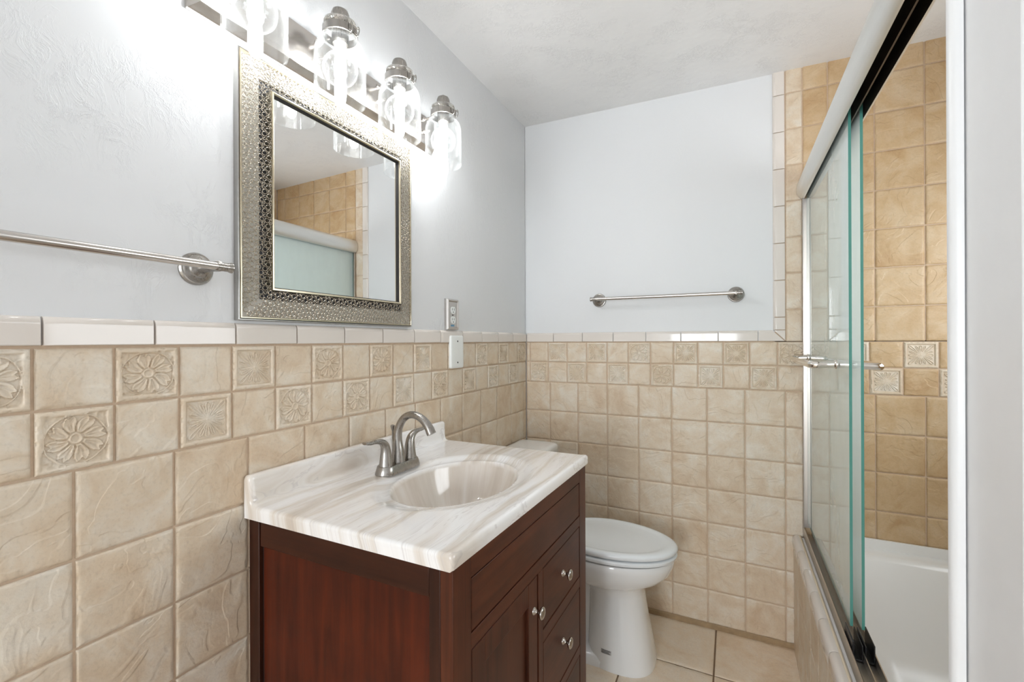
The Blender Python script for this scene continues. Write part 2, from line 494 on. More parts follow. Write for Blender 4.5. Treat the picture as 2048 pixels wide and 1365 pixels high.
GAP = 0.0042
def tile(mb, frame, a0, a1, b0, b1, th, kind='p', n=20, seed=0, jit=0.0011, gap=GAP):
    """one tile on a plane; frame=(origin, adir, bdir, normal)"""
    O, A, B, Nn = [np.array(q, float) for q in frame]
    g = gap/2
    a0 += g; a1 -= g; b0 += g; b1 -= g
    if a1-a0 < 0.006 or b1-b0 < 0.006: return
    W, H = a1-a0, b1-b0
    na = max(5, int(n*W/0.15)); nb = max(5, int(n*H/0.15))
    if kind != 'p': na = nb = 92
    def ax(k, Lx):
        t = np.linspace(0, 1, k)
        e = np.array([0, 0.0012/Lx, 0.0035/Lx]); return np.concatenate([e, t[1:-1][(t[1:-1] > .005/Lx) & (t[1:-1] < 1-.005/Lx)], 1-e[::-1]])
    ta, tb = ax(na, W), ax(nb, H)
    UA, VB = np.meshgrid(ta, tb, indexing='ij')
    X, Y = a0+UA*W, b0+VB*H
    d = np.minimum(np.minimum(UA, 1-UA)*W, np.minimum(VB, 1-VB)*H)
    dj = d-0.0055*np.clip(vnoise(X*160+seed*3, Y*160+seed, seed+11)-0.45, 0, 1)*(d > 0.0005)
    e = np.clip(dj/0.0036, 0, 1); prof = np.sqrt(np.clip(1-(1-e)**2, 0, 1))
    if kind == 'p':
        h = th*(0.35+0.65*prof)+jit*(vnoise(X*22+seed, Y*22+2*seed, seed)-0.5)*np.clip(d/0.01, 0, 1)*2
    else:
        u, v = UA*2-1, VB*2-1
        rl = daisy(u, v) if kind == 'd' else rosette(u, v, seed)
        h = th*(0.35+0.65*prof)+(rl-0.95)*0.0052*np.clip(d/0.004, 0, 1)
    P = O+X[..., None]*A+Y[..., None]*B+h[..., None]*Nn
    mb.grid(P)
    # skirt down to the grout
    idx = [(i, 0) for i in range(len(ta))]+[(len(ta)-1, j) for j in range(1, len(tb))]+[(i, len(tb)-1) for i in range(len(ta)-2, -1, -1)]+[(0, j) for j in range(len(tb)-2, 0, -1)]
    top = np.array([P[i, j] for i, j in idx]); bot = np.array([O+X[i, j]*A+Y[i, j]*B for i, j in idx])-0.002*Nn
    mb.loft([bot, top], False, False)

def bullnose(mb, frame, a0, a1, b0, b1, th=0.0075, gap=0.003, n=8):
    """glazed trim tile, its edge at b1 rounded back to the wall; frame as for tile"""
    O, A, B, Nn = [np.array(q, float) for q in frame]
    a0 += gap/2; a1 -= gap/2
    R = 0.012
    prof = [(b0, 0.0), (b0, th-0.0015), (b0+0.0015, th)]
    for t in np.linspace(0, 90, n): prof.append((b1-R+R*math.sin(math.radians(t)), th-R*0.72+R*0.72*math.cos(math.radians(t))))
    prof += [(b1, -0.002), (b0, -0.002)]
    loops = []
    for a, s in ((a0, 0.86), (a0+0.0012, 1.0), (a1-0.0012, 1.0), (a1, 0.86)):
        loops.append([O+a*A+b*B+(h*s if h > 0 else h)*Nn for b, h in prof])
    mb.loft(loops)

ROW0, M6, M4 = 1.0715, 0.1504, 0.1035
Z1, Z2, Z3 = 1.0715, 1.1765, 1.2785           # bands of relief tiles
FL = ((-0.004, 0, 0), (0, 1, 0), (0, 0, 1), (1, 0, 0))        # left wall: a = y
FB = ((0, 0.004, 0), (1, 0, 0), (0, 0, 1), (0, -1, 0))       # back wall: a = x
TH = 0.0048

def struct(mb, name, mat, parent=None, **k):
    o = mb.build(name, mat, parent, **k)
    o['kind'] = 'structure'
    return o

# --- floor and ceiling
YF = -5.7
YT = -2.75
fl = struct(MB().box((-0.1, YF-.1, -0.12), (2.15, 0.1, -0.004)), 'floor', FGROUT)
ft = MB(); sd = 900
FF = ((0, 0, -0.004), (1, 0, 0), (0, 1, 0), (0, 0, 1))
xs = [0.0]+[0.26+0.33*k for k in range(0, 3)]+[1.25]
ys = [0.0]+[-0.305-0.33*k for k in range(0, 17)]+[YF]
for i in range(len(xs)-1):
    for j in range(len(ys)-1):
        sd += 1
        tile(ft, FF, xs[i], xs[i+1], max(ys[j+1], YF), ys[j], 0.004, n=9, seed=sd, jit=0.0005, gap=0.006)
ft2 = MB()
struct(ft, 'floor_tiles', FTILE, fl, angle=50)
ce = struct(MB().add([(-0.1, YF-.1, 2.436), (2.15, YF-.1, 2.393), (2.15, 0.1, 2.393), (-0.1, 0.1, 2.436), (-0.1, YF-.1, 2.6), (2.15, YF-.1, 2.6), (2.15, 0.1, 2.6), (-0.1, 0.1, 2.6)],
            [(3,2,1,0),(4,5,6,7),(0,1,5,4),(1,2,6,5),(2,3,7,6),(3,0,4,7)]), 'ceiling', CEIL)

# --- left wall
wl = struct(MB().box((-0.12, YF-.1, -0.1), (-0.0055, 0.0, 2.5)), 'wall_left', WALL)
struct(MB().box((-0.0065, YT, 0.0), (-0.0036, 0.0, Z3+0.004)), 'grout', GROUT, wl)
ly0 = -1.8386
mb = MB(); sd = 1
ycols = [YT]+[ly0+M6*k for k in range(-6, 12)]+[ly0+M6*12, 0.0]
ycols = sorted(set(round(q, 4) for q in ycols if YT-.001 < q < -0.02))+[-0.001]
for r in range(7):
    for i in range(len(ycols)-1):
        sd += 1
        tile(mb, FL, ycols[i], ycols[i+1], ROW0-M6*(r+1), ROW0-M6*r, TH, n=22 if ycols[i] > -2.2 else 6, seed=sd)
md = MB()
L1 = {-1:'r',1:'r',3:'d',5:'r',7:'r',9:'d',11:'d',13:'r',15:'d',17:'r'}
L2 = {-2:'r',0:'r',2:'d',4:'r',6:'r',8:'d',10:'r',12:'d',14:'r',16:'r'}
for row, (za, zb), pat in ((0, (Z2, Z3), L1), (1, (Z1, Z2), L2)):
    for k in range(-13, 18):
        a0 = -1.888+0.1047*k; a1 = min(a0+0.1047, -0.001)
        if a0 < YT: continue
        sd += 1; kd = pat.get(k, 'p')
        tile(md if kd != 'p' else mb, FL, a0, a1, za, zb, TH+(0.001 if kd != 'p' else 0), kd, seed=sd, n=24)
struct(mb, 'tile_wainscot', TILE, wl, angle=60)
struct(md, 'relief_tiles', TILED, wl, angle=60)
mb = MB()
a1 = -0.003
e = [-0.003]+[-(0.167+0.1555*k) for k in range(0, 17)]
for i in range(len(e)-1): bullnose(mb, FL, e[i+1], e[i], Z3+0.003, 1.3285)
struct(mb, 'bullnose_trim', GLAZE, wl, angle=40)

# --- back wall
XR = 2.02
wb = struct(MB().box((-0.12, 0.0055, -0.1), (2.15, 0.12, 2.5)), 'wall_back', WALLB)
mg = MB().box((0.0, 0.0036, 0.0), (XR, 0.0065, Z3+0.004)).box((1.15, 0.0036, Z3), (XR, 0.0065, 2.44))
struct(mg, 'grout', GROUT, wb)
mb = MB(); ms = MB(); md = MB()
xc = [0.001]+[0.1347+M6*k for k in range(13)]+[XR]
for r in range(7):
    for i in range(len(xc)-1):
        if xc[i+1]-xc[i] < 0.01: continue
        sd += 1
        x0, x1 = xc[i], xc[i+1]
        if r > 3 and x0 > 1.3: continue
        shower = x0 > 1.18
        if i == 8 and r >= 0:      # cut tile beside the tub front
            tile(mb, FB, x0, 1.252, ROW0-M6*(r+1), ROW0-M6*r, TH, n=20, seed=sd)
            if r <= 3: tile(ms, FB, 1.252, x1, ROW0-M6*(r+1), ROW0-M6*r, TH, n=20, seed=sd+1)
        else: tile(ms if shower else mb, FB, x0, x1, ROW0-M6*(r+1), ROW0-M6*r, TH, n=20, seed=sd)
B1 = {1:'d',3:'d',5:'r',7:'d',9:'d',11:'r',13:'d',15:'d',17:'r'}
B2 = {0:'r',2:'d',4:'d',6:'r',8:'d',10:'d',12:'r',14:'d',16:'d',18:'r'}
for (za, zb), pat in (((Z2, Z3), B1), ((Z1, Z2), B2)):
    tile(mb, FB, 0.001, 0.021, za, zb, TH, n=20, seed=77)
    for k in range(20):
        a0 = 0.021+M4*k; a1 = min(a0+M4, XR)
        if a1-a0 < 0.01: continue
        sd += 1; kd = pat.get(k, 'p')
        tile(md if kd != 'p' else (ms if a0 > 1.2 else mb), FB, a0, a1, za, zb, TH+(0.001 if kd != 'p' else 0), kd, seed=sd, n=22)
zr = [Z3]+[1.2637+M6*k for k in range(1, 8)]+[2.45]
for i in range(len(xc)-1):
    if xc[i] < 1.18: continue
    for j in range(len(zr)-1):
        sd += 1
        if xc[i] < 1.2:      # the tile cut by the wall jamb
            tile(mb, FB, 1.190, 1.2515, zr[j], zr[j+1], TH, n=20, seed=sd)
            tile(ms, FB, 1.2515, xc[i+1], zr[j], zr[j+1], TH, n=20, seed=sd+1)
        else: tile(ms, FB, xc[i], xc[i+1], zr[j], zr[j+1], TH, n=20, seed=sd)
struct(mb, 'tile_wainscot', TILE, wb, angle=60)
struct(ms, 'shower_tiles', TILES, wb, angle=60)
struct(md, 'relief_tiles', TILED, wb, angle=60)
mb = MB()
for k in range(7): bullnose(mb, FB, 0.1555*k+(0.003 if k == 0 else 0), 0.1555*(k+1), Z3+0.003, 1.3275)
# vertical run: b = -x
FV = ((0, 0.004, 0), (0, 0, 1), (-1, 0, 0), (0, -1, 0))
zz = [1.3275]+[1.3815+0.1553*k for k in range(0, 7)]+[2.44]
for i in range(len(zz)-1): bullnose(mb, FV, zz[i], zz[i+1], -1.1880, -1.1445)
# mitred corner: two pieces
for fr, q in ((FB, 0), (FV, 1)):
    O, A, B, Nn = [np.array(t, float) for t in fr]
    R = 0.012; th = 0.0075
    prof = [(0.0, 0.0), (0.0, th-0.0015), (0.0015, th)]+[(0.046-R+R*math.sin(math.radians(t)), th-R*0.72+R*0.72*math.cos(math.radians(t))) for t in np.linspace(0, 90, 8)]+[(0.046, -0.002), (0.0, -0.002)]
    loops = []
    for end in (0, 1):
        lp = []
        for b, h in prof:
            if q == 0: a = 1.0900 if end == 0 else 1.1855-b*0.985; lp.append(O+a*A+(Z3+0.003+b)*B+h*Nn)
            else: a = 1.3262 if end == 1 else Z3+0.0062+b*0.985; lp.append(O+a*A+(-1.1880+b*0.95)*B+h*Nn)
        loops.append(lp)
    mb.loft(loops)
struct(mb, 'bullnose_trim', GLAZE, wb, angle=40)
bb = MB().box((0.0, -0.006, -0.002), (1.222, 0.001, 0.019)).prism([(0.0, 0.018), (-0.006, 0.018), (0.0, 0.024)], 0, 1.222, axis='x')
struct(bb, 'baseboard_back', CAULK, None, bevel=0.002)

# --- right wall, partition closing the tub, wall behind the camera with an added window
VY_0, VY_1, VZ_0, VZ_1 = -1.22, -0.22, 1.20, 1.82            # high window over the tub
def holed(mb, x0, x1, ya, yb, za, zb):
    return mb.box((x0, ya, za), (x1, VY_0, zb)).box((x0, VY_1, za), (x1, yb, zb)).box((x0, VY_0, za), (x1, VY_1, VZ_0)).box((x0, VY_0, VZ_1), (x1, VY_1, zb))
wr = struct(holed(MB(), XR+0.0055, XR+0.13, YF-.1, 0.0, -0.1, 2.5), 'wall_right', WALLB)
FR = ((XR, 0, 0), (0, 1, 0), (0, 0, 1), (-1, 0, 0))
struct(holed(MB(), XR, XR+0.0065, -1.53, 0.0, 0.515, 2.40), 'grout', GROUT, wr)
wq = MB()
for a, b in (((VY_0, VZ_0), (VY_0+.035, VZ_1)), ((VY_1-.035, VZ_0), (VY_1, VZ_1)), ((VY_0+.035, VZ_0), (VY_1-.035, VZ_0+.035)), ((VY_0+.035, VZ_1-.035), (VY_1-.035, VZ_1))):
    wq.box((XR+0.07, a[0], a[1]), (XR+0.12, b[0], b[1]))
struct(wq, 'window_2', TRIMW, bevel=0.002)
mb = MB()
for j in range(12):
    for i in range(10):
        sd += 1; z0 = 0.515+M6*j; y1 = -0.005-M6*i
        if VY_0 < y1 and y1-M6 < VY_1 and VZ_0 < z0+M6 and z0 < VZ_1:
            y1_, y0_ = y1, max(-1.528, y1-M6)
            if y1_ > VY_1: tile(mb, FR, VY_1, y1_, z0, min(z0+M6, 2.40), TH, n=7, seed=sd)
            if y0_ < VY_0: tile(mb, FR, y0_, VY_0, z0, min(z0+M6, 2.40), TH, n=7, seed=sd)
            if z0 < VZ_0: tile(mb, FR, max(y0_, VY_0), min(y1_, VY_1), z0, VZ_0, TH, n=7, seed=sd)
            if z0+M6 > VZ_1: tile(mb, FR, max(y0_, VY_0), min(y1_, VY_1), VZ_1, min(z0+M6, 2.40), TH, n=7, seed=sd)
            continue
        tile(mb, FR, max(-1.528, y1-M6), y1, z0, min(z0+M6, 2.40), TH, n=7, seed=sd)
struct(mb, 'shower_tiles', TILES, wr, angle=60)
PY0, PY1, PX = -1.6610, -1.538, 1.2095
wp = struct(MB().box((PX, PY0, -0.05), (XR+0.006, PY1, 2.45)), 'wall_partition', TRIMW, bevel=0.003)
mb = MB().prism([(1.1975, -1.5475), (1.1975, -1.5525), (1.1990, -1.5560), (1.2025, -1.5582), (1.2080, -1.5588), (1.2080, -1.5475)], 0.0, 2.405, axis='z')
struct(mb, 'trim_1', TRIMW, None, angle=50)
WX0, WX1, WZ0, WZ1 = 0.03, 1.10, 0.50, 2.10
wf = MB()
wf.box((-0.1, YF-.12, -0.1), (WX0, YF, 2.5)).box((WX1, YF-.12, -0.1), (2.15, YF, 2.5)).box((WX0, YF-.12, -0.1), (WX1, YF, WZ0)).box((WX0, YF-.12, WZ1), (WX1, YF, 2.5))
struct(wf, 'wall_front', WALLB)
wn = MB()
for a, b in (((WX0, WZ0), (WX0+.05, WZ1)), ((WX1-.05, WZ0), (WX1, WZ1)), ((WX0+.05, WZ0), (WX1-.05, WZ0+.05)), ((WX0+.05, WZ1-.05), (WX1-.05, WZ1)), ((0.54, WZ0+.05), (0.59, WZ1-.05))):
    wn.box((a[0], YF-.10, a[1]), (b[0], YF-.04, b[1]))
struct(wn, 'added_window', TRIMW, bevel=0.003)  # added window, out of view, frames the fill lamp

# --- tiled front of the tub
AX, AT = 1.2140, 0.478
wa = struct(MB().box((AX+0.0035, -1.537, -0.004), (1.2400, 0.0, AT-0.012)), 'wall_apron', GROUT)
FA = ((AX+0.0035, 0, 0), (0, 1, 0), (0, 0, 1), (-1, 0, 0))
mb = MB()
for j in range(3):
    for i in range(11):
        sd += 1; y1 = -0.002-M6*i
        tile(mb, FA, max(-1.536, y1-M6), y1, max(0.0, 0.4335-M6*(j+1)), 0.4335-M6*j, 0.0035, n=14, seed=sd)
struct(mb, 'apron_tiles', TILE, wa, angle=60)
mb = MB()
pr = [(AX+0.004, 0.435), (AX-0.003, 0.435), (AX-0.004, 0.4375)]
for t in np.linspace(0, 90, 10): pr.append((AX-0.004+0.016-0.016*math.cos(math.radians(t)), AT-0.016+0.016*math.sin(math.radians(t))))
pr += [(1.2330, AT), (1.2330, AT-0.010), (AX+0.004, AT-0.010)]
pr = np.array(pr); c0 = np.array([AX+0.010, AT-0.012])
for i in range(11):
    ya, yb = -0.1555*i-0.003, max(-0.1555*(i+1), -1.536)
    loops = []
    for y, s in ((ya, 0.975), (ya-0.0012, 1), (yb+0.0012, 1), (yb, 0.975)):
        q = c0+(pr-c0)*s
        loops.append(np.stack([q[:, 0], np.full(len(q), y-0.001), q[:, 1]], -1))
    mb.loft(loops)
struct(mb, 'bullnose_trim', GLAZE, wa, angle=40)
struct(MB().box((1.2325, -1.537, AT-0.012), (1.2405, -0.002, AT+0.001)), 'caulk_joint', CREAM, wa, bevel=0.003)

# ------------------------------------------------------------------ bathtub
t = empty('bathtub', (1.62, -0.77, 0), 'white enamel bathtub with sloping inner end behind the glass sliding doors', 'bathtub')
mb = MB()
X0, X1, Y0, Y1 = 1.2412, XR-0.006, -1.536, -0.0045
def tl(ix0, ix1, iy0, iy1, r, z): return rrect(X0+ix0, X1-ix1, Y0+iy0, Y1-iy1, r, z, 8)
loops = [tl(0, 0, 0, 0, .004, 0.0), tl(0, 0, 0, 0, .004, .470), tl(.003, .003, .003, .003, .006, .4735), tl(.062, .05, .05, .055, .05, .474), tl(.072, .060, .060, .066, .07, .470),
         tl(.080, .068, .070, .076, .09, .455), tl(.095, .080, .085, .105, .11, .36), tl(.110, .095, .105, .150, .12, .22), tl(.135, .12, .14, .20, .13, .13), tl(.18, .17, .20, .27, .13, .088), tl(.24, .24, .30, .36, .10, .078)]
mb.loft(loops)
mb.box((X0+.07, -0.012, 0.465), (X1, -0.0045, 0.512)).box((X1-0.010, Y0, 0.465), (X1, -0.0045, 0.512))
mb.build('tub_shell', TUBW, t, angle=40)

# ------------------------------------------------------------------ sliding shower door
t = empty('shower_door_frame', (1.27, -0.77, 0.48), 'satin metal frame of the sliding tub door with rounded header, wall jamb and bottom track', 'shower door')
HY0, HY1 = -1.5365, -0.004
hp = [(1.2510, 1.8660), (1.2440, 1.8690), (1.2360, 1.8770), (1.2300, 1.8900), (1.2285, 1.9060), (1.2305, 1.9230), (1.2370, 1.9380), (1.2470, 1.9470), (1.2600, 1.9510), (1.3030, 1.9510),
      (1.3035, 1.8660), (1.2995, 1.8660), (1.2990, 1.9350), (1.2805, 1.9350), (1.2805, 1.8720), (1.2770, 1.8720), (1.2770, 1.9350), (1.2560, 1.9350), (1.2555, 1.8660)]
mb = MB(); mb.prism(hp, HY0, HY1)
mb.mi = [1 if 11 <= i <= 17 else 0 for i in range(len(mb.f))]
mb.build('header', [ALU, ALUSHADE], t, angle=30)
mb = MB(); mb.prism([(1.2480, 0.4800), (1.2480, 0.5130), (1.2510, 0.5160), (1.2535, 0.5130), (1.2540, 0.4880), (1.2770, 0.4870), (1.2770, 0.5090), (1.2795, 0.5090), (1.2800, 0.4870), (1.3010, 0.4860), (1.3010, 0.5100), (1.3035, 0.5100), (1.3050, 0.4800)], HY0, HY1)
mb.build('bottom_track', ALUD, t, angle=30)
mb = MB()
mb.box((1.2490, -0.016, 0.5165), (1.2515, -0.0045, 1.8655)).box((1.3005, -0.016, 0.5165), (1.3035, -0.0045, 1.8655)).box((1.2520, -0.010, 0.5165), (1.3005, -0.0045, 1.8655))
mb.build('wall_jamb', ALUD, t, bevel=0.0006)
mb = MB()
mb.box((1.2545, -0.815, 0.4885), (1.2585, -0.728, 0.5345)).box((1.2735, -0.815, 0.4885), (1.2765, -0.728, 0.528)).box((1.2805, -0.815, 0.4885), (1.2835, -0.728, 0.528)).box((1.2975, -0.815, 0.4885), (1.3005, -0.728, 0.5345))
mb.box((1.2545, -0.815, 0.4880), (1.3005, -0.728, 0.4925))
mb.build('door_guide', BLACK, t, bevel=0.001)
def panel(name, x, y0, y1, z0, z1, side, label, gy0, gy1):
    p = empty(name, (x, (y0+y1)/2, z0), label, 'shower door', 'sliding glass panels of the tub door')
    h = 0.0032
    q = MB()
    q.add([(x-h, y0, z0), (x-h, y1, z0), (x-h, y1, z1), (x-h, y0, z1)], [(0, 1, 2, 3)], 0)
    q.add([(x+h, y0, z0), (x+h, y1, z0), (x+h, y1, z1), (x+h, y0, z1)], [(3, 2, 1, 0)], 0)
    q.add([(x-h, y0, z0), (x+h, y0, z0), (x+h, y0, z1), (x-h, y0, z1)], [(0, 1, 2, 3)], 1)
    q.add([(x-h, y1, z0), (x+h, y1, z0), (x+h, y1, z1), (x-h, y1, z1)], [(3, 2, 1, 0)], 1)
    q.add([(x-h, y0, z0), (x+h, y0, z0), (x+h, y1, z0), (x-h, y1, z0)], [(3, 2, 1, 0)], 1)
    q.add([(x-h, y0, z1), (x+h, y0, z1), (x+h, y1, z1), (x-h, y1, z1)], [(0, 1, 2, 3)], 1)
    # keep wound as given so that both faces look outward
    V = np.concatenate(q.v)-wloc(p)
    me = bpy.data.meshes.new('glass_pane'); me.from_pydata(V.tolist(), [], q.f)
    me.materials.append(PANE); me.materials.append(GEDGE); me.polygons.foreach_set('material_index', q.mi)
    o = bpy.data.objects.new('glass_pane', me); COL.objects.link(o); o.parent = p
    zb = 1.2140; d = side*0.066
    k_ = np.sign(gy1-gy0)
    c = [(x+side*h, gy0, zb), (x+d*0.5, gy0, zb-0.001), (x+d*0.80, gy0, zb-0.002), (x+d*0.95, gy0+0.004*k_, zb-0.002), (x+d, gy0+0.016*k_, zb-0.003), (x+d, gy0+0.06*k_, zb-0.003), (x+d, (gy0+gy1)/2, zb-0.003),
         (x+d, gy1-0.06*k_, zb-0.003), (x+d, gy1-0.016*k_, zb-0.003), (x+d*0.95, gy1-0.004*k_, zb-0.002), (x+d*0.80, gy1, zb-0.002), (x+d*0.5, gy1, zb-0.001), (x+side*h, gy1, zb)]
    g = MB(); P = spline(c, 100)
    g.sweep(P, 0.0105, 0.0090, side=(0, 0, 1), n=14)
    for gy in (gy0, gy1): g.lathe([(0.013, 0), (0.013, 0.004*side), (0.0095, 0.007*side)], (x+side*h, gy, zb), 'x', 20)
    g.build('towel_handle', CHROME, p, angle=50)
    for gy in (gy0, gy1):
        g = MB().lathe([(0.010, 0), (0.010, -0.003*side), (0.006, -0.005*side)], (x-side*h, gy, zb), 'x', 16)
        g.build('handle_screw', CHROME, p, angle=50)
    return p
panel('shower_door_panel', 1.2665, -0.745, -0.012, 0.5360, 1.925, -1, 'hazy glass sliding panel on the room side, its towel handle facing the toilet', -0.590, -0.050)
panel('shower_door_panel', 1.2900, -0.752, -0.012, 0.5360, 1.925, 1, 'hazy glass sliding panel on the tub side, its towel handle facing the shower tiles', -0.640, -0.075)

# ------------------------------------------------------------------ vanity
def shear(V):
    V = V.copy(); V[:, 0] *= 1+0.030*(V[:, 1]+1.55); return V
VY0, VY1, VX = -1.5375, -0.797, 0.5525
t = empty('vanity_cabinet', (0.28, -1.165, 0), 'dark cherry wood vanity cabinet with one door and drawers under the marble sink top', 'cabinet')
mb = MB()
ST = 0.018
# upright posts and rails of the near side, plain far side, back, floor
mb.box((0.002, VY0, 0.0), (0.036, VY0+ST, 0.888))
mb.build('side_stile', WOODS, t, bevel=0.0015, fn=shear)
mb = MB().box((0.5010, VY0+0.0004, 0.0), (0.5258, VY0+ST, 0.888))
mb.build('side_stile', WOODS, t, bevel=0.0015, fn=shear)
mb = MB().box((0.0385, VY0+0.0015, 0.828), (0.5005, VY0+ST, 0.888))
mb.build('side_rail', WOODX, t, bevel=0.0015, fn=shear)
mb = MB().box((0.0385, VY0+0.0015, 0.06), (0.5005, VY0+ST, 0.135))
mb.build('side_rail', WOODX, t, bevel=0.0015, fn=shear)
mb = MB().box((0.0400, VY0+0.009, 0.135), (0.5005, VY0+0.016, 0.829))
mb.build('side_panel', WOODR, t, fn=shear)
mb = MB().box((0.002, VY1-ST, 0.0), (0.5255, VY1, 0.888)).box((0.002, VY0+ST, 0.08), (0.014, VY1-ST, 0.888)).box((0.014, VY0+ST, 0.08), (0.520, VY1-ST, 0.096)).box((0.36, VY0+ST, 0.0), (0.376, VY1-ST, 0.08)).box((0.036, VY0+0.010, 0.0), (0.0390, VY0+ST, 0.888))
mb.build('carcass', DARK, t, fn=shear)  # near-black stands for the shade in gaps between the wood parts
mb = MB().box((0.002, VY1+0.0002, 0.0), (0.5255, VY1+0.0022, 0.888))
mb.build('far_side', WOODV, t, fn=shear)
# face frame
fx0, fx1 = 0.526, VX
rows = [(0.848, 0.888), (0.7140, 0.7440), (0.526, 0.558), (0.318, 0.346), (0.085, 0.125)]
for ya, yb, za, zb in ((VY0, -1.4785, 0.0, 0.888), (-0.8550, VY1, 0.0, 0.888), (-1.1710, -1.1430, 0.125, 0.7140)):
    MB().box((fx0, ya, za), (fx1, yb, zb)).build('frame_stile', WOODV, t, bevel=0.001, fn=shear)
for ya, yb, za, zb in ((-1.4785, -0.8550, 0.848, 0.888), (-1.4785, -0.8550, 0.7140, 0.7440), (-1.1430, -0.8550, 0.526, 0.558), (-1.1430, -0.8550, 0.318, 0.346), (-1.4785, -0.8550, 0.080, 0.125)):
    MB().box((fx0, ya, za), (fx1-0.0003, yb, zb)).build('frame_rail', WOODH, t, bevel=0.001, fn=shear)
g = 0.0030
mb = MB().box((0.528, -1.4785+g, 0.7440+g), (fx1-0.0010, -0.8550-g, 0.848-g))
mb.build('false_front', WOODH, t, bevel=0.0012, fn=shear)
def knob(y, z, parent, x=VX):
    k = MB()
    x = x*(1+0.030*(y+1.55))
    k.lathe([(0.0095, 0), (0.0095, 0.0022), (0.0075, 0.0042), (0.0048, 0.0075), (0.0042, 0.0120), (0.0062, 0.0155), (0.0130, 0.0185), (0.0150, 0.0215), (0.0146, 0.0240), (0.0118, 0.0265), (0.0060, 0.0278), (0.001, 0.0281)], (x-0.0015, y, z), 'x', 28)
    o = k.build('knob', SATIN, parent, angle=50); o['label'] = 'round satin nickel knob'
    return o
# door: frame-and-panel
dy0, dy1, dz0, dz1 = -1.4785+g, -1.1710-0.0060, 0.125+g, 0.7140-g
mb = MB()
mb.box((0.528, dy0, dz0), (fx1-0.0008, dy0+0.048, dz1)).box((0.528, dy1-0.050, dz0), (fx1-0.0008, dy1, dz1)).box((0.528, dy0+0.048, dz1-0.052), (fx1-0.0011, dy1-0.050, dz1)).box((0.528, dy0+0.048, dz0), (fx1-0.0011, dy1-0.050, dz0+0.052))
door = mb.build('door', WOODV, t, bevel=0.0012, fn=shear)
mb = MB().box((0.529, dy0+0.047, dz0+0.051), (fx1-0.0085, dy1-0.049, dz1-0.051))
mb.build('door_panel', WOODV, door, fn=shear)
knob(-1.197, 0.635, door)
for a, b, kz in ((0.558, 0.7140, 0.636), (0.346, 0.526, 0.446), (0.125, 0.318, 0.225)):
    mb = MB().box((0.528, -1.1430+g, a+g), (fx1-0.0008, -0.8550-g, b-g))
    dr = mb.build('drawer', WOODH, t, bevel=0.0012, fn=shear)
    knob(-1.001, kz, dr)

# marble top with moulded basin and backsplash
t = empty('vanity_sink', (0.28, -1.17, 0.885), 'cream swirled marble vanity top with oval basin and backsplash on the cherry cabinet', 'sink')
CT, CBm = 0.9195, 0.8905
CX1, CY0, CY1 = 0.5610, -1.5500, -0.7900
# profile in x,z walking from under the front edge over the top to the backsplash
prof = [(CX1-0.045, CBm), (CX1-0.006, CBm), (CX1-0.001, CBm+0.003), (CX1, CBm+0.010), (CX1, CT-0.008), (CX1-0.002, CT-0.002), (CX1-0.006, CT+0.0012), (CX1-0.012, CT+0.0015), (CX1-0.022, CT)]
nfront = len(prof)
top = np.linspace(CX1-0.030, 0.040, 150)
prof += [(x, CT) for x in top]
ntop = len(top)
prof += [(0.0345, CT+0.0010), (0.0290, CT+0.0045), (0.0255, CT+0.0105), (0.0243, CT+0.020), (0.0235, CT+0.055), (0.0228, CT+0.0625), (0.0195, CT+0.0665), (0.013, CT+0.068), (0.005, CT+0.0665), (0.0035, CT+0.062), (0.0035, CBm), (0.045, CBm)]
prof = np.array(prof)
bx, by, ba, bb_ = 0.318, -1.168, 0.150, 0.205     # basin centre, half sizes in x and y
def basin(x, y):
    q = np.sqrt(((x-bx)/ba)**2+((y-by)/bb_)**2)
    s = np.clip((1.0-q)/1.0, 0, 1); s = np.sqrt(s*s+0.03**2)-0.03
    dep = 0.132*(1-(1-np.clip(s*1.08, 0, 1))**4.2)
    dish = 0.007*(1-np.clip((q-1.0)/0.30, 0, 1)**1.0)
    dish = 0.009*0.5*(1+np.cos(np.pi*np.clip((q-1.02)/0.26, 0, 1)))
    roll = 0.006*np.exp(-((q-1.0)/0.05)**2)
    return dish+dep+0*roll
ysn = np.linspace(CY0+0.010, CY1-0.010, 220)
stations = []
Rr = 0.009
for ang in (90, 70, 50, 30, 12): stations.append((CY0+Rr-Rr*math.sin(math.radians(ang)), Rr*(1-math.cos(math.radians(ang)))*0.8))
stations += [(y, 0.0) for y in ysn]
for ang in (12, 30, 50, 70, 90): stations.append((CY1-Rr+Rr*math.sin(math.radians(ang)), Rr*(1-math.cos(math.radians(ang)))*0.8))
loops = []
fx = np.where(prof[:, 0] >= 0.0195, 1.0, np.where(prof[:, 0] > 0.010, 0.5, 0.0))
ii = np.arange(len(prof))
for y, ins in stations:
    q = prof.copy()
    front = ii < nfront; flat = (ii >= nfront) & (ii < nfront+ntop); spl = ii >= nfront+ntop
    q[front, 0] = np.minimum(q[front, 0], CX1-ins)
    hi = front & (prof[:, 1] > CT-0.009)
    q[hi, 1] -= ins
    q[flat, 1] -= ins+basin(q[flat, 0], y)
    sp = spl & (prof[:, 1] > CT)
    q[sp, 0] -= ins*fx[sp]; q[sp, 1] -= ins
    loops.append(np.stack([q[:, 0], np.full(len(q), y), q[:, 1]], -1))
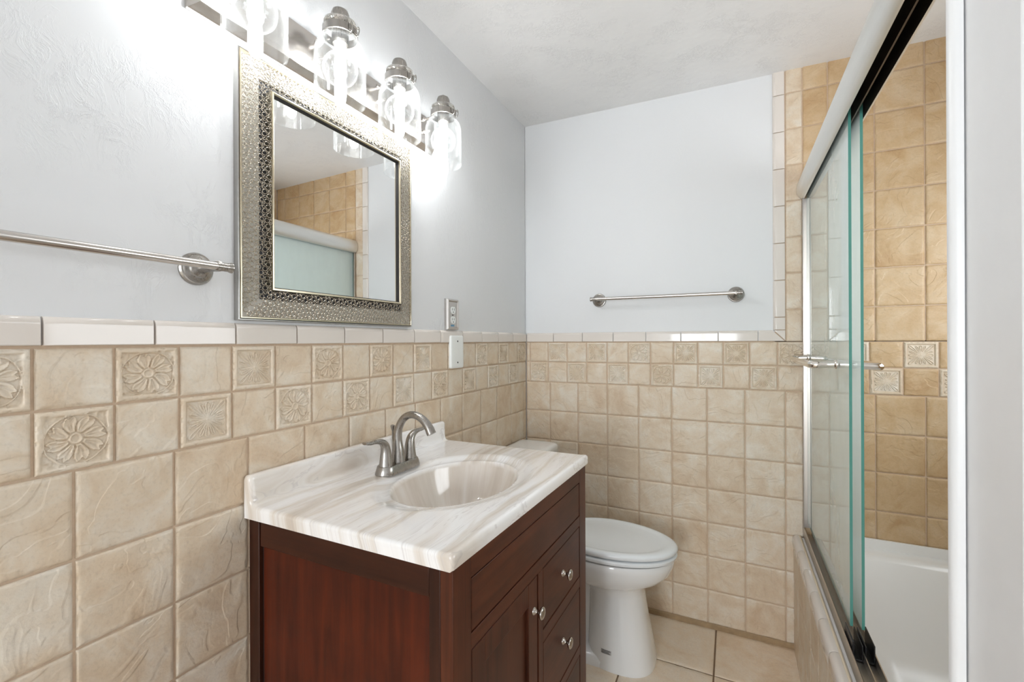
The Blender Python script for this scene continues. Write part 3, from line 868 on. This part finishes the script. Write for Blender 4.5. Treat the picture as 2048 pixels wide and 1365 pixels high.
# underside must follow the bowl: leave the slab open below, closed by a moulded bowl shell
mb = MB().loft(loops, True, True, False)
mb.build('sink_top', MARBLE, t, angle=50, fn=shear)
mb = MB()
bs = []
for q_ in (1.30, 1.15, 1.05, 1.0, 0.96, 0.9, 0.8, 0.65, 0.45, 0.2):
    tt = np.linspace(0, 2*np.pi, 40, endpoint=False)
    zq = min(CBm+0.0005, CT-float(basin(np.array(bx+ba*q_), by))-0.011) if q_ < 1.29 else CBm+0.0005
    bs.append(np.stack([bx+(ba*q_+0.009)*np.cos(tt), by+(bb_*q_+0.009)*np.sin(tt), np.full(40, zq)], -1))
mb.loft(bs, False, True)
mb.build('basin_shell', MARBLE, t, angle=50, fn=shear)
mb = MB().lathe([(0.022, 0.0), (0.022, 0.002), (0.016, 0.003), (0.013, 0.001), (0.001, 0.001)], (bx-0.02, by, CT-0.1345), 'z', 28)
mb.build('drain', NICKEL, t, fn=shear)

# ------------------------------------------------------------------ faucet
FX, FY, FZ = 0.128, -1.178, CT+0.0002
t = empty('faucet', (FX, FY, FZ), 'brushed nickel two handle faucet with arched spout behind the basin', 'faucet')
def stadium(hx, hy, z, n=20):
    P = []
    for s in (1, -1):
        for a in np.radians(np.linspace(0, 180, n)):
            P.append((FX+hx*math.cos(a), FY+s*(hy-hx)+s*hx*math.sin(a), z) if s == 1 else (FX-hx*math.cos(a), FY-(hy-hx)-hx*math.sin(a), z))
    return np.array(P)
mb = MB().loft([stadium(.0290, .0800, FZ), stadium(.0295, .0805, FZ+.003), stadium(.0270, .0770, FZ+.014), stadium(.0250, .0745, FZ+.021), stadium(.0235, .0730, FZ+.0235)])
mb.build('base', NICKEL, t, angle=45)
bz = FZ+0.0225
c = np.array([(FX, FY, bz-0.002), (FX-0.001, FY, bz+0.030), (FX-0.003, FY, bz+0.065), (FX+0.003, FY, bz+0.098), (FX+0.022, FY, bz+0.126), (FX+0.050, FY, bz+0.137), (FX+0.080, FY, bz+0.130), (FX+0.104, FY, bz+0.110), (FX+0.117, FY, bz+0.088)])
rr = np.array([[.0205, .0205], [.0170, .0170], [.0128, .0130], [.0112, .0112], [.0106, .0105], [.0105, .0103], [.0112, .0106], [.0128, .0116], [.0142, .0126]])
P = spline(c, 60); R_ = spline(rr, 60)
mb = MB().sweep(P, R_[:, 0], R_[:, 1], n=24)
mb.build('spout', NICKEL, t, angle=50)
mb = MB().lathe([(0.0095, 0), (0.0090, 0.002), (0.0, 0.0021)], tuple(P[-1]+np.array([0.0012, 0, -0.0022])), 'z', 20)
for s in (-1, 1):
    hy = FY+s*0.051
    c = np.array([(FX, hy, bz-0.002), (FX, hy, bz+0.020), (FX, hy+s*0.0005, bz+0.040), (FX, hy+s*0.005, bz+0.057), (FX+0.000, hy+s*0.018, bz+0.069), (FX-0.001, hy+s*0.038, bz+0.0735), (FX-0.002, hy+s*0.060, bz+0.0735), (FX-0.003, hy+s*0.078, bz+0.0765)])
    rr = np.array([[.0195, .0195], [.0168, .0168], [.0142, .0140], [.0122, .0118], [.0108, .0085], [.0100, .0062], [.0098, .0048], [.0080, .0036]])
    P = spline(c, 50); R_ = spline(rr, 50)
    mb = MB().sweep(P, R_[:, 0], R_[:, 1], side=(1, 0, 0), n=20)
    mb.build('handle', NICKEL, t, angle=50)
mb = MB().lathe([(0.0025, -0.02), (0.0025, 0.085), (0.0040, 0.090), (0.0062, 0.099), (0.0066, 0.101), (0.003, 0.1035)], (FX-0.0205, FY, bz), 'z', 16)
mb.build('lift_rod', NICKEL, t, angle=50)

# ------------------------------------------------------------------ toilet
TY = -0.335
t = empty('toilet', (0.45, TY, 0), 'white porcelain toilet with closed lid between the vanity and the tub', 'toilet')
mb = MB()
# bowl from the foot up to the rim
mb.loft([egg(.52, TY, .302, .130, .18, .100), egg(.52, TY, .318, .175, .20, .125), egg(.52, TY, .340, .215, .22, .146), egg(.52, TY, .370, .246, .24, .160), egg(.52, TY, .400, .259, .25, .167), egg(.52, TY, .421, .262, .25, .169), egg(.52, TY, .427, .258, .25, .165), egg(.52, TY, .428, .20, .20, .12)])
mb.loft([egg(.575, TY, .0, .137, .13, .128, e=2.6), egg(.575, TY, .012, .137, .13, .128, e=2.6), egg(.572, TY, .10, .124, .125, .114, e=2.6), egg(.568, TY, .20, .110, .12, .100, e=2.5), egg(.566, TY, .270, .102, .12, .093, e=2.4), egg(.56, TY, .300, .106, .13, .098, e=2.3), egg(.545, TY, .322, .140, .16, .118, e=2.2)])
mb.loft([rrect(.16, .52, TY-.050, TY+.050, .03, .03), rrect(.16, .52, TY-.046, TY+.046, .03, .22), rrect(.14, .56, TY-.055, TY+.055, .03, .30), rrect(.12, .56, TY-.080, TY+.080, .03, .345), rrect(.10, .56, TY-.120, TY+.120, .04, .40), rrect(.06, .50, TY-.130, TY+.130, .04, .4275)])
mb.loft([rrect(.17, .56, TY-.122, TY+.122, .05, .0), rrect(.17, .56, TY-.122, TY+.122, .05, .022), rrect(.175, .56, TY-.112, TY+.112, .05, .036), rrect(.18, .55, TY-.085, TY+.085, .05, .046)])
bowl = mb.build('bowl', PORC, t, angle=50)
# round bolt cap and maker's sticker
mb = MB().lathe([(0.016, 0), (0.016, 0.008), (0.012, 0.016), (0.004, 0.019), (0.0005, 0.0192)], (.36, TY-.096, .036), 'z', 20)
mb.build('bolt_cap', PORC, t)
yb = TY-.128
mb = MB()
def onbowl(x, z):   # near side of the pedestal
    f = z/0.10
    return TY-(.128-(.014)*min(f, 1.0))*max(0.0, 1-abs((x-.575)/.137)**2.6)**(1/2.6)
def stick(x0, x1, z0, z1, off):
    G = [[(x, onbowl(x, z)-off, z) for z in np.linspace(z0, z1, 3)] for x in np.linspace(x0, x1, 9)]
    B_ = [[(x, onbowl(x, z)+0.002, z) for z in np.linspace(z0, z1, 3)] for x in np.linspace(x0, x1, 9)]
    return G, B_
G, _ = stick(.520, .562, .060, .076, .0012); mb.grid(G, 0)
for z0, xa, xb in ((.0715, .523, .559), (.0665, .523, .553), (.0620, .523, .557)):
    G, _ = stick(xa, xb, z0, z0+.0026, .0018); mb.grid(G, 1)
o = mb.build('maker_sticker', [STICK, INK], t); o['label'] = 'small grey printed sticker low on the pedestal'
# seat and lid
def ring(z, s, ab=.215): return egg(.52, TY, z, .270*s+.004, ab, .174*s)
mb = MB().loft([ring(.4335, .945), ring(.4350, .985), ring(.445, 1.0), ring(.4490, .99), ring(.4508, .96), ring(.4508, .86)])
mb.build('seat', SEATP, t, angle=50)
mb = MB().loft([ring(.4572, .86), ring(.4572, .950), ring(.4587, .990), ring(.4665, 1.008), ring(.4740, 1.0), ring(.4790, .965), ring(.4805, .91), ring(.4795, .86), ring(.4765, .82), ring(.4755, .79), ring(.4765, .5), ring(.477, .1, .03)])
mb.build('lid', SEATP, t, angle=50)
for s in (-1, 1): MB().lathe([(0.014, -.03), (0.015, .03)], (.290, TY+s*.075, .452), 'y', 16).build('hinge', SEATP, t, angle=50)
def tank(z, i, bow=0.018):
    P = rrect(.032+i, .218-i, TY-.212+i, TY+.212-i, .034, z, 8)
    f = 1-((P[:, 1]-TY)/.21)**2
    P[:, 0] += np.where(P[:, 0] > .12, bow*f, 0); return P
mb = MB().loft([tank(.425, .020), tank(.440, .010), tank(.60, .004), tank(.746, .002)])
mb.build('tank', PORC, t, angle=50)
mb = MB().loft([tank(.7465, -.003), tank(.750, -.008), tank(.778, -.009), tank(.786, -.006), tank(.7905, .002), tank(.7925, .020), tank(.793, .05, .01)])
mb.build('tank_lid', PORC, t, angle=50)

# ------------------------------------------------------------------ mirror
MY0, MY1, MZ0, MZ1 = -1.566, -0.968, 1.335, 1.945
t = empty('wall_mirror', (0, (MY0+MY1)/2, MZ0), 'square mirror framed with a lattice of small metal rings, below the bulbs', 'mirror')
BW = 0.080
mb = MB()
def rectloop(i, x): return np.array([(x, MY0+i, MZ0+i), (x, MY1-i, MZ0+i), (x, MY1-i, MZ1-i), (x, MY0+i, MZ1-i)])
def frameband(mb, prof, mi=0):
    """closed profile of (inset, x) carried round the rectangle with mitred corners"""
    L = [rectloop(i, x) for i, x in prof]
    n = len(L); V = np.concatenate(L); F = []
    for a in range(n):
        b = (a+1) % n
        for k in range(4):
            k2 = (k+1) % 4
            F.append((a*4+k, a*4+k2, b*4+k2, b*4+k))
    mb.add(V, F, mi)
W0 = -0.0050
mb = MB(); frameband(mb, [(0, W0), (0, 0.008), (0.0012, 0.0105), (0.003, 0.0105), (0.004, 0.008), (0.004, W0)])
mb.build('outer_edge', PEWTER, t, angle=40)
mb = MB(); frameband(mb, [(0.0042, W0), (0.0042, 0.010), (0.0052, 0.0125), (0.0072, 0.0125), (0.0084, 0.010), (0.0084, W0)])
mb.build('outer_bead', CHAMP, t, angle=40)
mb = MB(); frameband(mb, [(0.0085, W0), (0.0085, 0.0065), (0.048, 0.0105), (0.050, 0.0095), (0.050, W0)])
mb.build('backing', BACKP, t)
mb = MB(); frameband(mb, [(0.0501, W0), (0.0501, 0.0050), (0.0715, 0.0050), (0.0715, W0)])
mb.build('backing', BACKD, t)
mb = MB(); frameband(mb, [(0.0716, W0), (0.0716, 0.0235), (0.0726, 0.0262), (0.0748, 0.0266), (0.0772, 0.0252), (0.0776, 0.0222), (0.0776, W0)])
mb.build('inner_bead', CHAMP, t, angle=40)
mb = MB(); frameband(mb, [(0.0777, W0), (0.0777, 0.0215), (0.0795, 0.0205), (0.0795, W0)])
mb.build('inner_reveal_shade', DARK, t, angle=40)  # dark colour stands for the edge shadow beside the mirror glass
mb = MB()
rng = np.random.RandomState(5)
def prof_x(i): return 0.0115+0.0140*np.clip((i-0.0085)/0.063, 0, 1)**1.2
tt = np.linspace(0, 2*np.pi, 14, endpoint=False); pp = np.linspace(0, 2*np.pi, 5, endpoint=False)
placed = []
def torus(c, eu, ev, en, R, r):
    P = []
    for a in tt:
        rad = eu*math.cos(a)+ev*math.sin(a)
        for b in pp: P.append(c+rad*(R+r*math.cos(b))+en*(r*math.sin(b)))
    F = []
    for i in range(14):
        for j in range(5):
            i2, j2 = (i+1) % 14, (j+1) % 5
            F.append((i*5+j, i2*5+j, i2*5+j2, i*5+j2))
    mb.add(P, F)
# a repeating die-cut motif: rings packed by dart throwing, the motif repeats along each side
def motif(period, w):
    out = []
    for R in (0.0058, 0.0048, 0.0042, 0.0036, 0.0030, 0.0024, 0.0019):
        for _ in range(1100):
            s, i = rng.rand()*period, 0.0090+R*0.9+rng.rand()*(w-0.0190-R*1.8+0.0195)
            if i+R > 0.0712: continue
            ok = True
            for s2, i2, R2 in out:
                ds = abs(s-s2); ds = min(ds, period-ds)
                if ds*ds+(i-i2)**2 < (R+R2+0.00035)**2*0.90: ok = False; break
            if ok: out.append((s, i, R))
    return out
PER = 0.0445
mot = motif(PER, 0.0630)
for side in range(4):
    Ls = (MY1-MY0) if side in (0, 2) else (MZ1-MZ0)
    for rep in range(int(Ls/PER)+1):
        for s0, i, R in mot:
            s = rep*PER+s0
            if s < i+R*0.3 or s > Ls-i-R*0.3: continue
            x = prof_x(i); sl = (prof_x(i+0.002)-prof_x(i-0.002))/0.004
            if side == 0: c = (x, MY0+s, MZ0+i); eu = (0, 1, 0); ei = (sl, 0, 1)
            elif side == 2: c = (x, MY0+s, MZ1-i); eu = (0, 1, 0); ei = (sl, 0, -1)
            elif side == 1: c = (x, MY1-i, MZ0+s); eu = (0, 0, 1); ei = (sl, -1, 0)
            else: c = (x, MY0+i, MZ0+s); eu = (0, 0, 1); ei = (sl, 1, 0)
            eu = np.array(eu, float); ei = np.array(ei, float); ei /= np.linalg.norm(ei)
            torus(np.array(c), eu, ei, np.cross(eu, ei), R-0.0006, 0.00085)
o = mb.build('ring_lattice', SILV, t, angle=60)
mb = MB().box((W0, MY0+0.0796, MZ0+0.0796), (0.0150, MY1-0.0796, MZ1-0.0796))
mb.build('mirror_glass', MIRR, t)

# ------------------------------------------------------------------ vanity light
LX = 0.106
t = empty('vanity_light', (0, -1.251, 1.965), 'four bulb brushed nickel vanity light with clear glass jar shades above the mirror', 'wall lamp')
P0, P1, PZ0, PZ1 = -1.664, -0.842, 1.9640, 2.0900
mb = MB()
def pl(i, x): return np.array([(x, P0+i, PZ0+i), (x, P1-i, PZ0+i), (x, P1-i, PZ1-i), (x, P0+i, PZ1-i)])
mb.loft([pl(0, W0), pl(0, 0.004), pl(0.004, 0.008), pl(0.014, 0.0245), pl(0.018, 0.0255)])
mb.build('backplate', NICKELY, t, angle=25)
for k in range(4):
    y = -1.589+0.2245*k
    # arms
    for z, xe in ((2.0615, LX-0.036), (2.0170, LX-0.0555)):
        mb = MB().sweep([(0.024, y, z), (0.045, y, z), (xe, y, z)] if xe > 0.047 else [(0.024, y, z), (xe, y, z)], 0.0042, n=12)
        mb.lathe([(0.0085, 0), (0.0085, 0.003), (0.0050, 0.006)], (0.0250, y, z), 'x', 16)
        mb.build('arm', NICKELX, t, angle=50)
    # clear jar shade, double walled
    out = [(0.0615, 1.888), (0.0618, 1.900), (0.0616, 2.000), (0.0605, 2.013), (0.0570, 2.026), (0.0500, 2.0365), (0.0420, 2.0430), (0.0400, 2.0470), (0.0400, 2.0710), (0.0435, 2.0735), (0.0455, 2.0765), (0.0455, 2.0805), (0.0430, 2.0830)]
    inn = [(r-0.0030, z-0.0008) for r, z in out[::-1]]; inn[0] = (0.0405, 2.0835); inn[-1] = (0.0588, 1.888)
    mb = MB().lathe(out+inn+[out[0]], (LX, y, 0), 'z', 48, False, False)
    mb.build('glass_shade', SHADE, t, angle=45)
    mb = MB().lathe([(0.0402, 2.0500), (0.0425, 2.0505), (0.0425, 2.0690), (0.0402, 2.0695), (0.0402, 2.0500)], (LX, y, 0), 'z', 40, False, False)
    band = mb.build('band', NICKEL, t, angle=45)
    # wire clasp on the room side of the band
    mb = MB()
    for s in (-1, 1):
        mb.sweep(spline([(LX+0.041, y+s*0.010, 2.066), (LX+0.049, y+s*0.012, 2.070), (LX+0.053, y+s*0.011, 2.060), (LX+0.050, y+s*0.010, 2.048), (LX+0.045, y+s*0.010, 2.046)], 16), 0.0013, n=8)
    mb.sweep([(LX+0.053, y-0.011, 2.060), (LX+0.053, y+0.011, 2.060)], 0.0013, n=8)
    mb.box((LX+0.0415, y-0.012, 2.0525), (LX+0.0445, y+0.012, 2.0665))
    mb.build('clasp', NICKEL, band, angle=45)
    mb = MB().lathe([(0.0390, 2.0836), (0.0390, 2.0860), (0.0225, 2.0880), (0.0220, 2.1080), (0.0190, 2.1165), (0.0120, 2.1205), (0.0060, 2.1215), (0.0055, 2.1250), (0.0030, 2.1265), (0.0005, 2.1268)], (LX, y, 0), 'z', 32)
    mb.build('cap', NICKEL, t, angle=45)
    mb = MB().lathe([(0.0205, 2.0836), (0.0205, 2.050), (0.0180, 2.0340), (0.0150, 2.0335)], (LX, y, 0), 'z', 28)
    mb.build('socket', NICKEL, t, angle=45)
    bz_ = 1.972; rb = 0.0425
    pr = [(0.0132, 2.0330), (0.0138, 2.0230)]+[(rb*math.sin(math.radians(a)), bz_+rb*math.cos(math.radians(a))) for a in np.linspace(24, 179, 22)]
    mb = MB().lathe(pr, (LX, y, 0), 'z', 32, False, True)
    bulb = mb.build('bulb', BULBG, t, angle=80); bulb['label'] = 'clear globe bulb with a glowing core'
    mb = MB().lathe([(0.0005, 1.9440), (0.0080, 1.9465), (0.0130, 1.9540), (0.0140, 1.9680), (0.0138, 1.9900), (0.0120, 2.0060), (0.0080, 2.0190), (0.0065, 2.0320)], (LX, y, 0), 'z', 20)
    mb.build('filament', GLOW, bulb, angle=80)

# ------------------------------------------------------------------ towel bars
def flange(mb, c, axis, sgn):
    p = [(0.0335, 0), (0.0335, 0.004), (0.0310, 0.008), (0.0285, 0.0085), (0.0270, 0.012), (0.0215, 0.0145), (0.0200, 0.0150), (0.0180, 0.019), (0.0110, 0.023), (0.0095, 0.030), (0.0095, 0.066), (0.0105, 0.0700), (0.0105, 0.0800), (0.0060, 0.0830)]
    mb.lathe([(r, h*sgn) for r, h in p], c, axis, 36)
t = empty('towel_bar', (0, -1.95, 1.437), 'brushed nickel towel bar on the left wall beside the mirror', 'towel bar')
for y in (-1.645, -2.250):
    mb = MB(); flange(mb, (W0-0.0008, y, 1.437), 'x', 1); mb.build('post', NICKEL, t, angle=30)
bx_ = 0.0705
mb = MB().sweep([(bx_, -2.262, 1.437), (bx_, -1.636, 1.437)], 0.0080, n=24); mb.build('bar', NICKELY, t, angle=50)
for y, s in ((-1.636, 1), (-2.262, -1)):
    mb = MB().lathe([(0.0088, -0.012*s), (0.0088, 0.006*s), (0.0086, 0.011*s), (0.0105, 0.0150*s), (0.0105, 0.0180*s), (0.0070, 0.0195*s)], (bx_, y, 1.437), 'y', 24)
    mb.build('end_cap', NICKEL, t, angle=30)
t = empty('towel_bar', (0.70, 0, 1.486), 'brushed nickel towel bar on the white back wall over the toilet', 'towel bar')
for x in (0.397, 1.004):
    mb = MB(); flange(mb, (x, 0.0055, 1.486), 'y', -1); mb.build('post', NICKEL, t, angle=30)
by_ = -0.0700
mb = MB().sweep([(0.385, by_, 1.486), (1.016, by_, 1.486)], 0.0080, n=24); mb.build('bar', NICKELX, t, angle=50)
for x, s in ((0.388, -1), (1.013, 1)):
    mb = MB().lathe([(0.0088, -0.012*s), (0.0088, 0.004*s), (0.0086, 0.008*s), (0.0105, 0.0120*s), (0.0105, 0.0150*s), (0.0070, 0.0165*s)], (x, by_, 1.486), 'x', 24)
    mb.build('end_cap', NICKEL, t, angle=30)

# ------------------------------------------------------------------ outlet and blank plate
t = empty('wall_outlet', (0, -0.7125, 1.39), 'steel framed electrical outlet on the white wall right of the mirror', 'outlet')
oy0, oy1, oz0, oz1 = -0.7525, -0.6725, 1.3310, 1.4510
mb = MB()
def ol(i, x): return np.array([(x, oy0+i, oz0+i), (x, oy1-i, oz0+i), (x, oy1-i, oz1-i), (x, oy0+i, oz1-i)])
mb.loft([ol(0, W0), ol(0, .004), ol(.004, .0105), ol(.007, .0110), ol(.0115, .0065), ol(.012, .0065)])
mb.build('cover', STEEL, t, angle=25)
ym = (oy0+oy1)/2
for zc in (1.4075, 1.3690):
    mb = MB()
    P = []
    for a in np.radians(np.linspace(0, 360, 32, endpoint=False)):
        P.append((0, ym+0.0165*math.cos(a), zc+max(-0.0135, min(0.0135, 0.0165*math.sin(a)))))
    P = np.array(P); mb.loft([P+np.array([.006, 0, 0]), P+np.array([.0092, 0, 0])])
    so = mb.build('socket', IVORY, t, bevel=0.0006)
    mb = MB()
    for s in (-1, 1): mb.box((.0085, ym+s*.0065-.0012, zc-.001), (.0094, ym+s*.0065+.0012, zc+.0075))
    mb.lathe([(0.0026, 0), (0.0026, 0.0009)], (.0086, ym, zc-.0075), 'x', 14)
    mb.build('slot', BLACK, so)
mb = MB().lathe([(0.003, 0), (0.0025, 0.0015), (0.0005, 0.0018)], (.0064, ym, 1.3882), 'x', 14); mb.build('screw', DARK, t)
mb = MB().box((.0064, ym-.014, 1.3440), (.0070, ym+.010, 1.3510)); o = mb.build('sticker', BLUE, t); o['label'] = 'small blue sticker'
t = empty('blank_plate', (0, -0.687, 1.244), 'blank white cover plate across the bullnose under the outlet', 'wall plate')
mb = MB()
def bl(i, x): 
    P = rrect(-0.7320+i, -0.6420-i, 1.1795+i, 1.3085-i, .008, 0, 6); return np.stack([np.full(len(P), x), P[:, 0], P[:, 1]], -1)
mb.loft([bl(0, .0008), bl(0, .0085), bl(.001, .0105), bl(.003, .0115), bl(.010, .0120)])
mb.build('plate', IVORY, t, angle=45)
for z in (1.2860, 1.2020):
    mb = MB().lathe([(0.0034, 0), (0.0028, 0.0012), (0.0005, 0.0014)], (.0119, -0.687, z), 'x', 14); mb.build('screw', DARK, t)
